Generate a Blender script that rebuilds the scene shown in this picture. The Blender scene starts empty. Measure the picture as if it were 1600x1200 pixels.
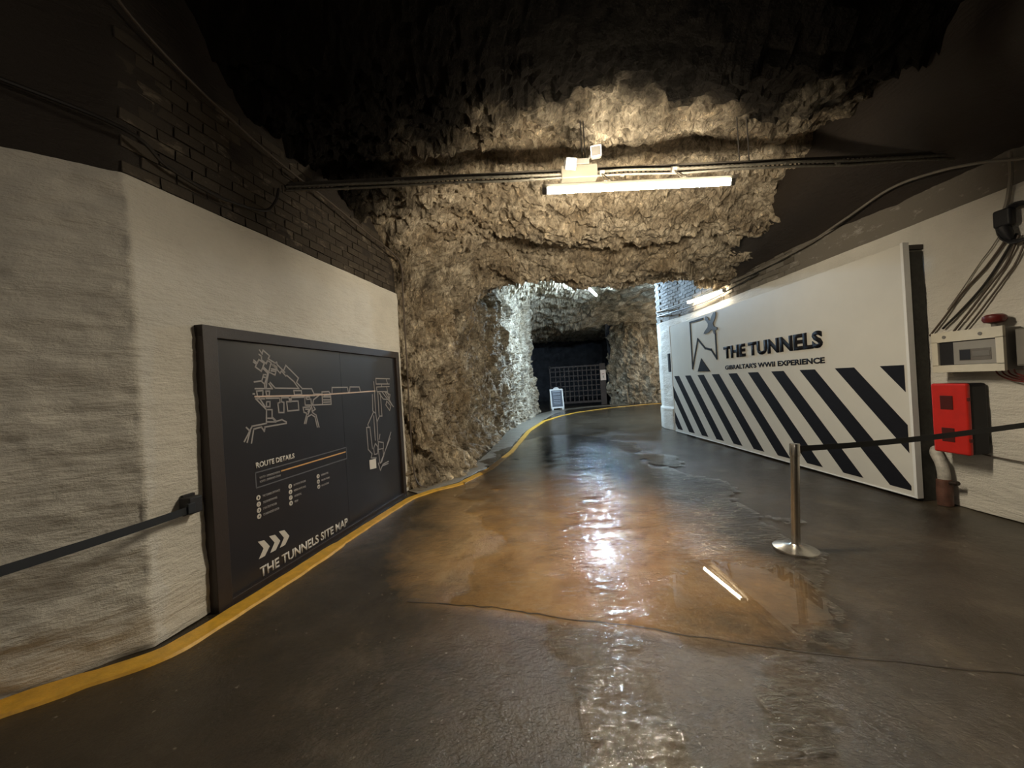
import bpy, bmesh, math, random
from mathutils import Vector, Matrix, noise, Euler
PI = math.pi
random.seed(7)
S = bpy.context.scene
COL = S.collection

# ------------------------------------------------------------ camera, world, exposure
th = math.atan(.06)
c_, s_ = math.cos(th), math.sin(th)
cam_d = bpy.data.cameras.new('camera')
cam = bpy.data.objects.new('camera', cam_d)
COL.objects.link(cam)
cam_d.sensor_width = 36.0
cam_d.lens = 13.5
cam_d.clip_start = .05
cam_d.clip_end = 100
cam.matrix_world = Matrix(((c_, s_, 0, 0), (0, 0, -1, 0), (-s_, c_, 0, 1.55), (0, 0, 0, 1)))
S.camera = cam
W = bpy.data.worlds.new('world')
S.world = W
W.use_nodes = True
W.node_tree.nodes['Background'].inputs[0].default_value = (.02, .018, .016, 1)
W.node_tree.nodes['Background'].inputs[1].default_value = .2
S.view_settings.view_transform = 'Standard'
S.view_settings.look = 'None'
S.view_settings.gamma = 1
S.view_settings.use_curve_mapping = False
S.view_settings.exposure = 1.9
S.cycles.use_denoising = True
S.cycles.max_bounces = 6
S.cycles.diffuse_bounces = 4
S.cycles.sample_clamp_indirect = 4.0
WARM = (1.0, .87, .66)
COLD = (.54, .77, 1.0)
POWER_MAIN, POWER_WALL, POWER_COLD, POWER_SIDE, POWER_BACK = 108.0, 20.0, 510.0, 100.0, 17.0

# ------------------------------------------------------------ materials
def new_mat(name):
    m = bpy.data.materials.new(name)
    m.use_nodes = True
    nt = m.node_tree
    return m, nt, nt.nodes['Principled BSDF']

def N(nt, typ, **kw):
    n = nt.nodes.new(typ)
    for k, v in kw.items():
        if k == 'op':
            n.operation = v
        else:
            n.inputs[k].default_value = v
    return n

def ramp(nt, stops):
    r = nt.nodes.new('ShaderNodeValToRGB')
    e = r.color_ramp.elements
    while len(e) < len(stops):
        e.new(.5)
    for i, (p, c) in enumerate(stops):
        e[i].position = p
        e[i].color = (c[0], c[1], c[2], 1) if not isinstance(c, (int, float)) else (c, c, c, 1)
    return r

def coords(nt, scale=(1, 1, 1)):
    t = nt.nodes.new('ShaderNodeTexCoord')
    mp = nt.nodes.new('ShaderNodeMapping')
    mp.inputs['Scale'].default_value = scale
    nt.links.new(t.outputs['Object'], mp.inputs[0])
    return mp.outputs[0]

def noise_n(nt, vec, scale, detail=6, rough=.6, dist=0):
    n = N(nt, 'ShaderNodeTexNoise', Scale=scale, Detail=detail, Roughness=rough, Distortion=dist)
    nt.links.new(vec, n.inputs['Vector'])
    return n.outputs['Fac']

def mixc(nt, fac, a, b):
    m = nt.nodes.new('ShaderNodeMix')
    m.data_type = 'RGBA'
    for i, v in ((0, fac), (6, a), (7, b)):
        if hasattr(v, 'links'):
            nt.links.new(v, m.inputs[i])
        elif isinstance(v, (int, float)):
            m.inputs[i].default_value = v
        else:
            m.inputs[i].default_value = (v[0], v[1], v[2], 1)
    return m.outputs[2]

def math_n(nt, op, a, b=None, clamp=False):
    m = nt.nodes.new('ShaderNodeMath')
    m.operation = op
    m.use_clamp = clamp
    for i, v in enumerate((a, b)):
        if v is None:
            continue
        if hasattr(v, 'links'):
            nt.links.new(v, m.inputs[i])
        else:
            m.inputs[i].default_value = v
    return m.outputs[0]

def bump(nt, b, h, strength, dist):
    n = N(nt, 'ShaderNodeBump', Strength=strength, Distance=dist)
    nt.links.new(h, n.inputs['Height'])
    nt.links.new(n.outputs[0], b.inputs['Normal'])
    return n

def plain(name, col, rough=.5, metal=0.0, var=.12, scale=8, bmp=0.0):
    m, nt, b = new_mat(name)
    v = coords(nt)
    f = noise_n(nt, v, scale)
    r = ramp(nt, [(.3, [x * (1 - var) for x in col]), (.7, [min(1, x * (1 + var)) for x in col])])
    nt.links.new(f, r.inputs[0])
    nt.links.new(r.outputs[0], b.inputs['Base Color'])
    b.inputs['Roughness'].default_value = rough
    b.inputs['Metallic'].default_value = metal
    if bmp:
        bump(nt, b, noise_n(nt, v, scale * 6), .6, bmp)
    return m

def emis(name, col, strength):
    m, nt, b = new_mat(name)
    b.inputs['Base Color'].default_value = (.9, .9, .9, 1)
    b.inputs['Emission Color'].default_value = (*col, 1)
    b.inputs['Emission Strength'].default_value = strength
    return m

def rock_mat(name, lo, mid, hi, rough=.75, painted_shade=False):
    m, nt, b = new_mat(name)
    v = coords(nt)
    f = noise_n(nt, v, 2.6, 9, .68, .4)
    r = ramp(nt, [(.36, lo), (.5, mid), (.62, hi)])
    nt.links.new(f, r.inputs[0])
    g = ramp(nt, [(.42, 0), (.62, 1)])
    nt.links.new(noise_n(nt, v, 1.1, 4, .5), g.inputs[0])
    c = mixc(nt, math_n(nt, 'MULTIPLY', g.outputs[0], .40), r.outputs[0], (.20, .13, .055))
    w = ramp(nt, [(.60, 0), (.72, 1)])
    nt.links.new(noise_n(nt, v, 9, 6, .7), w.inputs[0])
    c = mixc(nt, math_n(nt, 'MULTIPLY', w.outputs[0], .5), c, (.60, .55, .45))
    k = ramp(nt, [(.30, 1), (.42, 0)])
    nt.links.new(noise_n(nt, v, 5, 7, .7, .6), k.inputs[0])
    c = mixc(nt, math_n(nt, 'MULTIPLY', k.outputs[0], .8), c, (.035, .027, .018))
    fl = ramp(nt, [(.40, (.30, .27, .23)), (.50, (.95, .95, .95)), (.58, (1.0, 1.0, 1.0)), (.67, (2.3, 2.2, 2.0))])
    vz = coords(nt, (1, 1, .55))
    nt.links.new(noise_n(nt, vz, 17, 5, .75, .8), fl.inputs[0])
    mm = nt.nodes.new('ShaderNodeMix'); mm.data_type = 'RGBA'; mm.blend_type = 'MULTIPLY'; mm.inputs[0].default_value = .85
    nt.links.new(c, mm.inputs[6]); nt.links.new(fl.outputs[0], mm.inputs[7])
    c = mm.outputs[2]
    if painted_shade:  # painted shade: rock colour and specular darkened by the vertex attribute
        at = nt.nodes.new('ShaderNodeAttribute'); at.attribute_name = 'painted_shade'
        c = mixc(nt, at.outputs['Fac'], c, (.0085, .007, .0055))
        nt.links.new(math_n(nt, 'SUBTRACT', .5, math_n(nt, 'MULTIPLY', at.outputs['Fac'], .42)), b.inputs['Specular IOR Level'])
    nt.links.new(c, b.inputs['Base Color'])
    b.inputs['Roughness'].default_value = rough
    h = math_n(nt, 'ADD', noise_n(nt, v, 14, 8, .7), math_n(nt, 'MULTIPLY', noise_n(nt, v, 45, 4, .7), .4))
    bump(nt, b, h, 1.0, .05)
    return m

M_ROCK = rock_mat('rock', (.15, .122, .088), (.34, .285, .205), (.60, .53, .41))
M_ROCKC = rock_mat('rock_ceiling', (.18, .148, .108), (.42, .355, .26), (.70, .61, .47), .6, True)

M_VOID = plain('shaded_void_rock', (.05, .052, .060), .9, var=.4, scale=2, bmp=.02)  # rock colour darkened to paint in the gloom of the far passage

def paint_mat(name, col, dirt, rough=.7):
    m, nt, b = new_mat(name)
    v = coords(nt)
    vs = coords(nt, (1, 1, 4))
    f = noise_n(nt, v, 1.7, 6, .6)
    r = ramp(nt, [(.35, [x * .86 for x in col]), (.65, col)])
    nt.links.new(f, r.inputs[0])
    d = ramp(nt, [(.63, 0), (.74, 1)])
    nt.links.new(noise_n(nt, vs, 7, 8, .72), d.inputs[0])
    c = mixc(nt, math_n(nt, 'MULTIPLY', d.outputs[0], .55), r.outputs[0], dirt)
    nt.links.new(c, b.inputs['Base Color'])
    b.inputs['Roughness'].default_value = rough
    h = math_n(nt, 'ADD', noise_n(nt, vs, 9, 7, .65), math_n(nt, 'MULTIPLY', noise_n(nt, v, 60, 3, .6), .25))
    bump(nt, b, h, .9, .02)
    return m

M_WHITE = paint_mat('whitewash', (.72, .69, .62), (.30, .24, .17))
M_DARK = paint_mat('dark_masonry', (.030, .022, .016), (.07, .06, .045), .7)
M_HAUNCH = paint_mat('brown_render', (.026, .018, .012), (.05, .042, .034), .65)

def brick_mat(name, a, b_, c):
    m, nt, b = new_mat(name)
    v = coords(nt)
    oi = nt.nodes.new('ShaderNodeObjectInfo')
    base = mixc(nt, oi.outputs['Random'], a, b_)
    t = nt.nodes.new('ShaderNodeNewGeometry')
    d = ramp(nt, [(.57, 0), (.66, 1)])
    mp = nt.nodes.new('ShaderNodeMapping')
    mp.inputs['Scale'].default_value = (1, 1, 2.5)
    nt.links.new(t.outputs['Position'], mp.inputs[0])
    nt.links.new(noise_n(nt, mp.outputs[0], 4.5, 7, .7), d.inputs[0])
    cc = mixc(nt, math_n(nt, 'MULTIPLY', d.outputs[0], .6), base, c)
    nt.links.new(cc, b.inputs['Base Color'])
    b.inputs['Roughness'].default_value = .7
    bump(nt, b, noise_n(nt, t.outputs['Position'], 30, 6, .7), .8, .01)
    return m
M_BRICK = brick_mat('dark_brick', (.038, .028, .019), (.062, .048, .033), (.24, .20, .15))
M_BRICKG = brick_mat('grey_brick', (.10, .085, .065), (.20, .18, .15), (.42, .40, .36))

def floor_mat():
    m, nt, b = new_mat('wet_concrete')
    v = coords(nt)
    vx = coords(nt, (1, 1.6, 1))
    f = noise_n(nt, v, 1.6, 9, .65, .3)
    grey = ramp(nt, [(.3, (.022, .017, .011)), (.55, (.043, .033, .022)), (.75, (.085, .068, .046))])
    nt.links.new(f, grey.inputs[0])
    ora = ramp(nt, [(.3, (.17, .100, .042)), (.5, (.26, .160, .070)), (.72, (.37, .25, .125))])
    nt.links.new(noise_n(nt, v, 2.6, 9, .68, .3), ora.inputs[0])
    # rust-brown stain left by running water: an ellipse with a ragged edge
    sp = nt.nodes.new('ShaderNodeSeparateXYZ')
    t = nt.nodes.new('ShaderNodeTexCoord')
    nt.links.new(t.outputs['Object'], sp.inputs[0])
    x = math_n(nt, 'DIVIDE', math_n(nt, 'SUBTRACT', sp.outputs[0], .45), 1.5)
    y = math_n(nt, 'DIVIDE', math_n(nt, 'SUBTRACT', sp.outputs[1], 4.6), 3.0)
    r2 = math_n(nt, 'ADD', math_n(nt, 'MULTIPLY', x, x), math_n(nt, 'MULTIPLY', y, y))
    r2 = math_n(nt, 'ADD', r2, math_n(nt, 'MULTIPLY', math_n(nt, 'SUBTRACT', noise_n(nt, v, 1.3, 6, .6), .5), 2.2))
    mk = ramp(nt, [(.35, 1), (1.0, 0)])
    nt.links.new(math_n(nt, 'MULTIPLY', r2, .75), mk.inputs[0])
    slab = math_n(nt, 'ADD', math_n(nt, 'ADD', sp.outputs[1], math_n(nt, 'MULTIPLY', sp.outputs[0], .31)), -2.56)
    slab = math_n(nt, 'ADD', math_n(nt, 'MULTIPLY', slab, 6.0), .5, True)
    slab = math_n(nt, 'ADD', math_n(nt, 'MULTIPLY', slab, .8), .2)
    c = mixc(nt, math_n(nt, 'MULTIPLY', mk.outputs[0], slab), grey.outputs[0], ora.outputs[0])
    dk = ramp(nt, [(.30, 1), (.44, 0)])
    nt.links.new(noise_n(nt, v, .9, 5, .6), dk.inputs[0])
    c = mixc(nt, math_n(nt, 'MULTIPLY', dk.outputs[0], .35), c, (.035, .027, .018))
    sp2 = ramp(nt, [(.66, 0), (.74, 1)])
    nt.links.new(noise_n(nt, v, 28, 4, .6), sp2.inputs[0])
    c = mixc(nt, math_n(nt, 'MULTIPLY', sp2.outputs[0], .35), c, (.38, .33, .26))
    nt.links.new(c, b.inputs['Base Color'])
    rr = ramp(nt, [(.35, .13), (.65, .27)])
    nt.links.new(noise_n(nt, v, 1.2, 5, .6), rr.inputs[0])
    nt.links.new(rr.outputs[0], b.inputs['Roughness'])
    h = math_n(nt, 'ADD', noise_n(nt, v, 10, 8, .7), math_n(nt, 'MULTIPLY', noise_n(nt, v, 55, 4, .65), .26))
    bump(nt, b, h, .85, .015)
    return m
M_FLOOR = floor_mat()

def water_mat(name, rough, rip):
    m = bpy.data.materials.new(name)
    m.use_nodes = True
    nt = m.node_tree
    nt.nodes.clear()
    out = nt.nodes.new('ShaderNodeOutputMaterial')
    tr = nt.nodes.new('ShaderNodeBsdfTransparent')
    tr.inputs[0].default_value = (.99, .985, .975, 1)
    gl = nt.nodes.new('ShaderNodeBsdfGlossy')
    gl.inputs['Roughness'].default_value = rough
    gl.inputs[0].default_value = (1, 1, 1, 1)
    fr = N(nt, 'ShaderNodeFresnel', IOR=1.45)
    mx = nt.nodes.new('ShaderNodeMixShader')
    nt.links.new(fr.outputs[0], mx.inputs[0])
    nt.links.new(tr.outputs[0], mx.inputs[1])
    nt.links.new(gl.outputs[0], mx.inputs[2])
    nt.links.new(mx.outputs[0], out.inputs[0])
    if rip:
        v = coords(nt, (1, 1.9, 1))
        a = noise_n(nt, v, 13, 4, .55, .9)
        c = noise_n(nt, v, 2.2, 3, .5)
        cm = ramp(nt, [(.38, .25), (.62, 1)])
        nt.links.new(c, cm.inputs[0])
        bn = N(nt, 'ShaderNodeBump', Strength=1.0, Distance=rip)
        nt.links.new(math_n(nt, 'MULTIPLY', a, cm.outputs[0]), bn.inputs['Height'])
        nt.links.new(bn.outputs[0], gl.inputs['Normal'])
        nt.links.new(bn.outputs[0], fr.inputs['Normal'])
    return m
M_WATER = water_mat('still_water', .012, 0)
M_RIPPLE = water_mat('rippled_water', .06, .015)

M_BOARDW = plain('board_white', (.62, .60, .54), .45, var=.03, scale=2)
M_BLACK = plain('black_vinyl', (.010, .0095, .012), .7)
M_BLACK.node_tree.nodes['Principled BSDF'].inputs['Specular IOR Level'].default_value = .15
M_TIMBER = plain('dark_timber', (.026, .017, .013), .5, scale=14, bmp=.002)
M_PANEL = plain('sign_panel', (.018, .017, .021), .32, var=.08, scale=3)
M_PRINT = plain('white_print', (.62, .58, .52), .5, var=.03)
M_PRINT2 = plain('soft_print', (.30, .28, .27), .5, var=.03)
M_PRINTG = plain('grey_print', (.10, .10, .11), .5, var=.03)
M_GOLD = plain('gold_print', (.60, .33, .12), .5, var=.05)
M_STEEL = plain('brushed_steel', (.62, .60, .56), .26, 1.0, var=.06, scale=20)
M_BELT = plain('black_belt', (.008, .011, .016), .6)
M_BPLAST = plain('black_plastic', (.009, .009, .012), .6)
M_RED = plain('red_plastic', (.52, .018, .010), .38, var=.1)
M_DKRED = plain('dark_red', (.12, .010, .008), .4)
M_CREAM = plain('cream_enamel', (.60, .56, .46), .45, var=.06)
M_GREYM = plain('grey_metal', (.16, .15, .135), .5, var=.08)
M_GLASS = plain('window_plastic', (.30, .29, .27), .15, var=.05)
M_CABLE = plain('grey_cable', (.20, .18, .15), .5)
M_CABLED = plain('dark_cable', (.022, .019, .017), .5)
M_CABLEB = plain('brown_cable', (.085, .065, .05), .5)
M_GALV = plain('old_galvanised', (.11, .10, .08), .5, .3, var=.35, scale=30)
M_TRAY = plain('tray_steel', (.045, .038, .03), .6, .2, var=.3, scale=25)
M_YEL = plain('yellow_paint', (.62, .34, .035), .4, var=.22, scale=12, bmp=.004)
M_WALK = plain('pale_concrete', (.20, .18, .145), .38, var=.25, scale=6, bmp=.01)
M_GATE = plain('rusty_gate', (.026, .017, .014), .7, .0, var=.3, scale=10)
M_WPLAST = plain('white_plastic', (.75, .75, .73), .4, var=.03)
M_CHALK = plain('slate_panel', (.075, .085, .11), .5)
M_LENS = plain('lamp_lens', (.16, .15, .14), .15)
M_LIGHTW = emis('warm_tube', WARM, POWER_MAIN)
M_LIGHTS = emis('wall_tube', (1.0, .85, .60), POWER_WALL)
M_LIGHTC = emis('cold_tube', COLD, POWER_COLD)
M_LIGHTF = emis('side_tube', WARM, POWER_SIDE)
M_LIGHTB = emis('rear_tube', (1.0, .86, .70), POWER_BACK)
M_GROOVE = plain('slab_joint', (.02, .014, .009), .5)

# ------------------------------------------------------------ builders
def tag(o, label=None, cat=None, group=None, kind=None):
    if label: o['label'] = label
    if cat: o['category'] = cat
    if group: o['group'] = group
    if kind: o['kind'] = kind
    return o

def thing(name, label, cat, loc=(0, 0, 0), rot=0, group=None):
    o = bpy.data.objects.new(name, None)
    COL.objects.link(o)
    o.location = loc
    o.rotation_euler = (0, 0, rot)
    o.empty_display_size = .1
    return tag(o, label, cat, group)

class MB:
    def __init__(self):
        self.v, self.f = [], []
    def box(self, x0, x1, y0, y1, z0, z1):
        n = len(self.v)
        self.v += [(x, y, z) for z in (z0, z1) for (x, y) in ((x0, y0), (x1, y0), (x1, y1), (x0, y1))]
        self.f += [tuple(n + i for i in q) for q in ((3, 2, 1, 0), (4, 5, 6, 7), (0, 1, 5, 4), (1, 2, 6, 5), (2, 3, 7, 6), (3, 0, 4, 7))]
        return self
    def quadbar(self, p, q, w, h, up=(0, 0, 1)):
        p, q = Vector(p), Vector(q)
        d = (q - p).normalized()
        s = d.cross(Vector(up)).normalized() * w * .5
        u = s.normalized().cross(d) * h * .5
        n = len(self.v)
        for c in (p, q):
            self.v += [tuple(c + a * s + b * u) for a, b in ((-1, -1), (1, -1), (1, 1), (-1, 1))]
        self.f += [tuple(n + i for i in r) for r in ((3, 2, 1, 0), (4, 5, 6, 7), (0, 1, 5, 4), (1, 2, 6, 5), (2, 3, 7, 6), (3, 0, 4, 7))]
        return self
    def tube(self, pts, r, seg=8, caps=True):
        pts = [Vector(p) for p in pts]
        n0 = len(self.v)
        ref = None
        for i, p in enumerate(pts):
            a = pts[max(i - 1, 0)]; b = pts[min(i + 1, len(pts) - 1)]
            d = (b - a).normalized()
            if ref is None:
                ref = Vector((0, 0, 1)) if abs(d.z) < .9 else Vector((1, 0, 0))
            s = d.cross(ref).normalized()
            u = s.cross(d).normalized()
            ref = u
            rr = r[i] if isinstance(r, (list, tuple)) else r
            for k in range(seg):
                t = 2 * PI * k / seg
                self.v.append(tuple(p + s * math.cos(t) * rr + u * math.sin(t) * rr))
        for i in range(len(pts) - 1):
            for k in range(seg):
                a = n0 + i * seg + k; b = n0 + i * seg + (k + 1) % seg
                self.f.append((a, b, b + seg, a + seg))
        if caps:
            self.f.append(tuple(n0 + k for k in range(seg))[::-1])
            e = n0 + (len(pts) - 1) * seg
            self.f.append(tuple(e + k for k in range(seg)))
        return self
    def lathe(self, prof, seg=32, c=(0, 0, 0)):
        n0 = len(self.v)
        for r, z in prof:
            for k in range(seg):
                t = 2 * PI * k / seg
                self.v.append((c[0] + r * math.cos(t), c[1] + r * math.sin(t), c[2] + z))
        for i in range(len(prof) - 1):
            for k in range(seg):
                a = n0 + i * seg + k; b = n0 + i * seg + (k + 1) % seg
                self.f.append((a, b, b + seg, a + seg))
        self.f.append(tuple(n0 + k for k in range(seg))[::-1])
        e = n0 + (len(prof) - 1) * seg
        self.f.append(tuple(e + k for k in range(seg)))
        return self
    def flat(self, poly, y, t=.002):
        """a polygon of (x, z) points facing local -y, front at y, thickness t"""
        if sum(poly[i][0] * poly[(i + 1) % len(poly)][1] - poly[(i + 1) % len(poly)][0] * poly[i][1] for i in range(len(poly))) < 0:
            poly = poly[::-1]
        n = len(self.v); k = len(poly)
        self.v += [(x, y, z) for x, z in poly] + [(x, y + t, z) for x, z in poly]
        self.f.append(tuple(range(n, n + k)))
        self.f.append(tuple(range(n + 2 * k - 1, n + k - 1, -1)))
        for i in range(k):
            j = (i + 1) % k
            self.f.append((n + j, n + i, n + k + i, n + k + j))
        return self
    def stroke(self, pts, w, y, t=.002):
        for i in range(len(pts) - 1):
            (x0, z0), (x1, z1) = pts[i], pts[i + 1]
            L = math.hypot(x1 - x0, z1 - z0) or 1e-6
            dx, dz = (x1 - x0) / L * w * .5, (z1 - z0) / L * w * .5
            self.flat([(x0 - dx - dz, z0 - dz + dx), (x0 - dx + dz, z0 - dz - dx), (x1 + dx + dz, z1 + dz - dx), (x1 + dx - dz, z1 + dz + dx)], y, t)
        return self
    def build(self, name, mat, parent=None, smooth=False, bevel=0, loc=None):
        me = bpy.data.meshes.new(name)
        vs = self.v
        if loc:
            vs = [(a - loc[0], b - loc[1], c - loc[2]) for a, b, c in vs]
        me.from_pydata(vs, [], self.f)
        me.validate()
        me.materials.append(mat)
        if smooth:
            me.shade_smooth()
            try: me.set_sharp_from_angle(angle=.7)
            except Exception: pass
        me.update()
        o = bpy.data.objects.new(name, me)
        COL.objects.link(o)
        if loc: o.location = loc
        if parent: o.parent = parent
        if bevel:
            md = o.modifiers.new('bevel', 'BEVEL')
            md.width = bevel; md.segments = 3; md.limit_method = 'ANGLE'
        return o

def text(name, s, x0, x1, z0, z1, y, mat, parent, depth=.002, bold=.02, slant=0):
    """lettering standing on local x, facing local -y, fitted to the box x0..x1, z0..z1"""
    cu = bpy.data.curves.new(name, 'FONT')
    cu.body = s
    cu.offset = bold
    cu.resolution_u = 3
    tmp = bpy.data.objects.new('tmp', cu)
    COL.objects.link(tmp)
    dg = bpy.context.evaluated_depsgraph_get()
    me = bpy.data.meshes.new_from_object(tmp.evaluated_get(dg))
    bpy.data.objects.remove(tmp)
    bm = bmesh.new(); bm.from_mesh(me)
    r = bmesh.ops.extrude_face_region(bm, geom=bm.faces[:])
    for v in r['geom']:
        if isinstance(v, bmesh.types.BMVert): v.co.z += .1
    xs = [v.co.x for v in bm.verts]; ys = [v.co.y for v in bm.verts]
    ax, bx, ay, by = min(xs), max(xs), min(ys), max(ys)
    for v in bm.verts:
        u = (v.co.x - ax) / (bx - ax); w = (v.co.y - ay) / (by - ay)
        k = v.co.z / .1
        v.co = (x0 + u * (x1 - x0), y - k * depth, z0 + w * (z1 - z0) + slant * u)
    bmesh.ops.recalc_face_normals(bm, faces=bm.faces)
    bm.to_mesh(me); bm.free()
    me.name = name
    me.materials.clear(); me.materials.append(mat)
    o = bpy.data.objects.new(name, me)
    COL.objects.link(o)
    o.parent = parent
    return o

def interp(knots, t):
    if t <= knots[0][0]: return knots[0][1]
    for (a, va), (b, vb) in zip(knots, knots[1:]):
        if t <= b:
            u = (t - a) / (b - a); u = u * u * (3 - 2 * u)
            return va + (vb - va) * u
    return knots[-1][1]

def chip(p, scale, seed):
    q = Vector(p) * scale
    c = noise.voronoi(q)[1][0]
    r = noise.cell_vector(c * 7.31 + Vector((seed, seed, seed))) 
    return (r - Vector((.5, .5, .5))).dot(q - c) / scale * 1.1 + (r.x - .5) * .35 / scale

def rocky(p, a=1.0, st=(1, 1, 1)):
    p = Vector((p[0] * st[0], p[1] * st[1], p[2] * st[2]))
    h = noise.fractal(p * .55, .9, 2.1, 4) * .30
    w = p + noise.noise_vector(p * 1.3) * .25
    h += chip(w, 1.7, 3.1) * .5 + chip(w, 4.5, 9.7) * .75
    w = p + noise.noise_vector(p * 4) * .06
    h += chip(w, 9., 5.3) * 1.0 + chip(w, 19., 2.9) * 1.35
    h += noise.fractal(p * 9, .7, 2.1, 3) * .014
    return h * a

def grid_mesh(name, rows, mat, smooth=False):
    n = len(rows[0])
    vs = [tuple(v) for r in rows for v in r]
    fs = [(i * n + j, i * n + j + 1, (i + 1) * n + j + 1, (i + 1) * n + j) for i in range(len(rows) - 1) for j in range(n - 1)]
    me = bpy.data.meshes.new(name)
    me.from_pydata(vs, [], fs)
    me.materials.append(mat)
    if smooth: me.shade_smooth()
    me.update()
    o = bpy.data.objects.new(name, me)
    COL.objects.link(o)
    o['kind'] = 'structure'
    return o

def sample_path(path, steps, soften=0):
    """points of a polyline sampled with a step per segment, normals to the right of travel"""
    P = [Vector((a, b)) for a, b in path]
    out = []
    for i in range(len(P) - 1):
        L = (P[i + 1] - P[i]).length
        st = steps[i] if isinstance(steps, (list, tuple)) else steps
        k = max(1, int(L / st))
        for j in range(k):
            out.append(P[i].lerp(P[i + 1], j / k))
    out.append(P[-1])
    for _ in range(soften):
        out = [out[0]] + [(out[i - 1] + out[i] * 2 + out[i + 1]) / 4 for i in range(1, len(out) - 1)] + [out[-1]]
    nr = []
    for i in range(len(out)):
        d = (out[min(i + 1, len(out) - 1)] - out[max(i - 1, 0)]).normalized()
        nr.append(Vector((d.y, -d.x)))
    return out, nr

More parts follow.
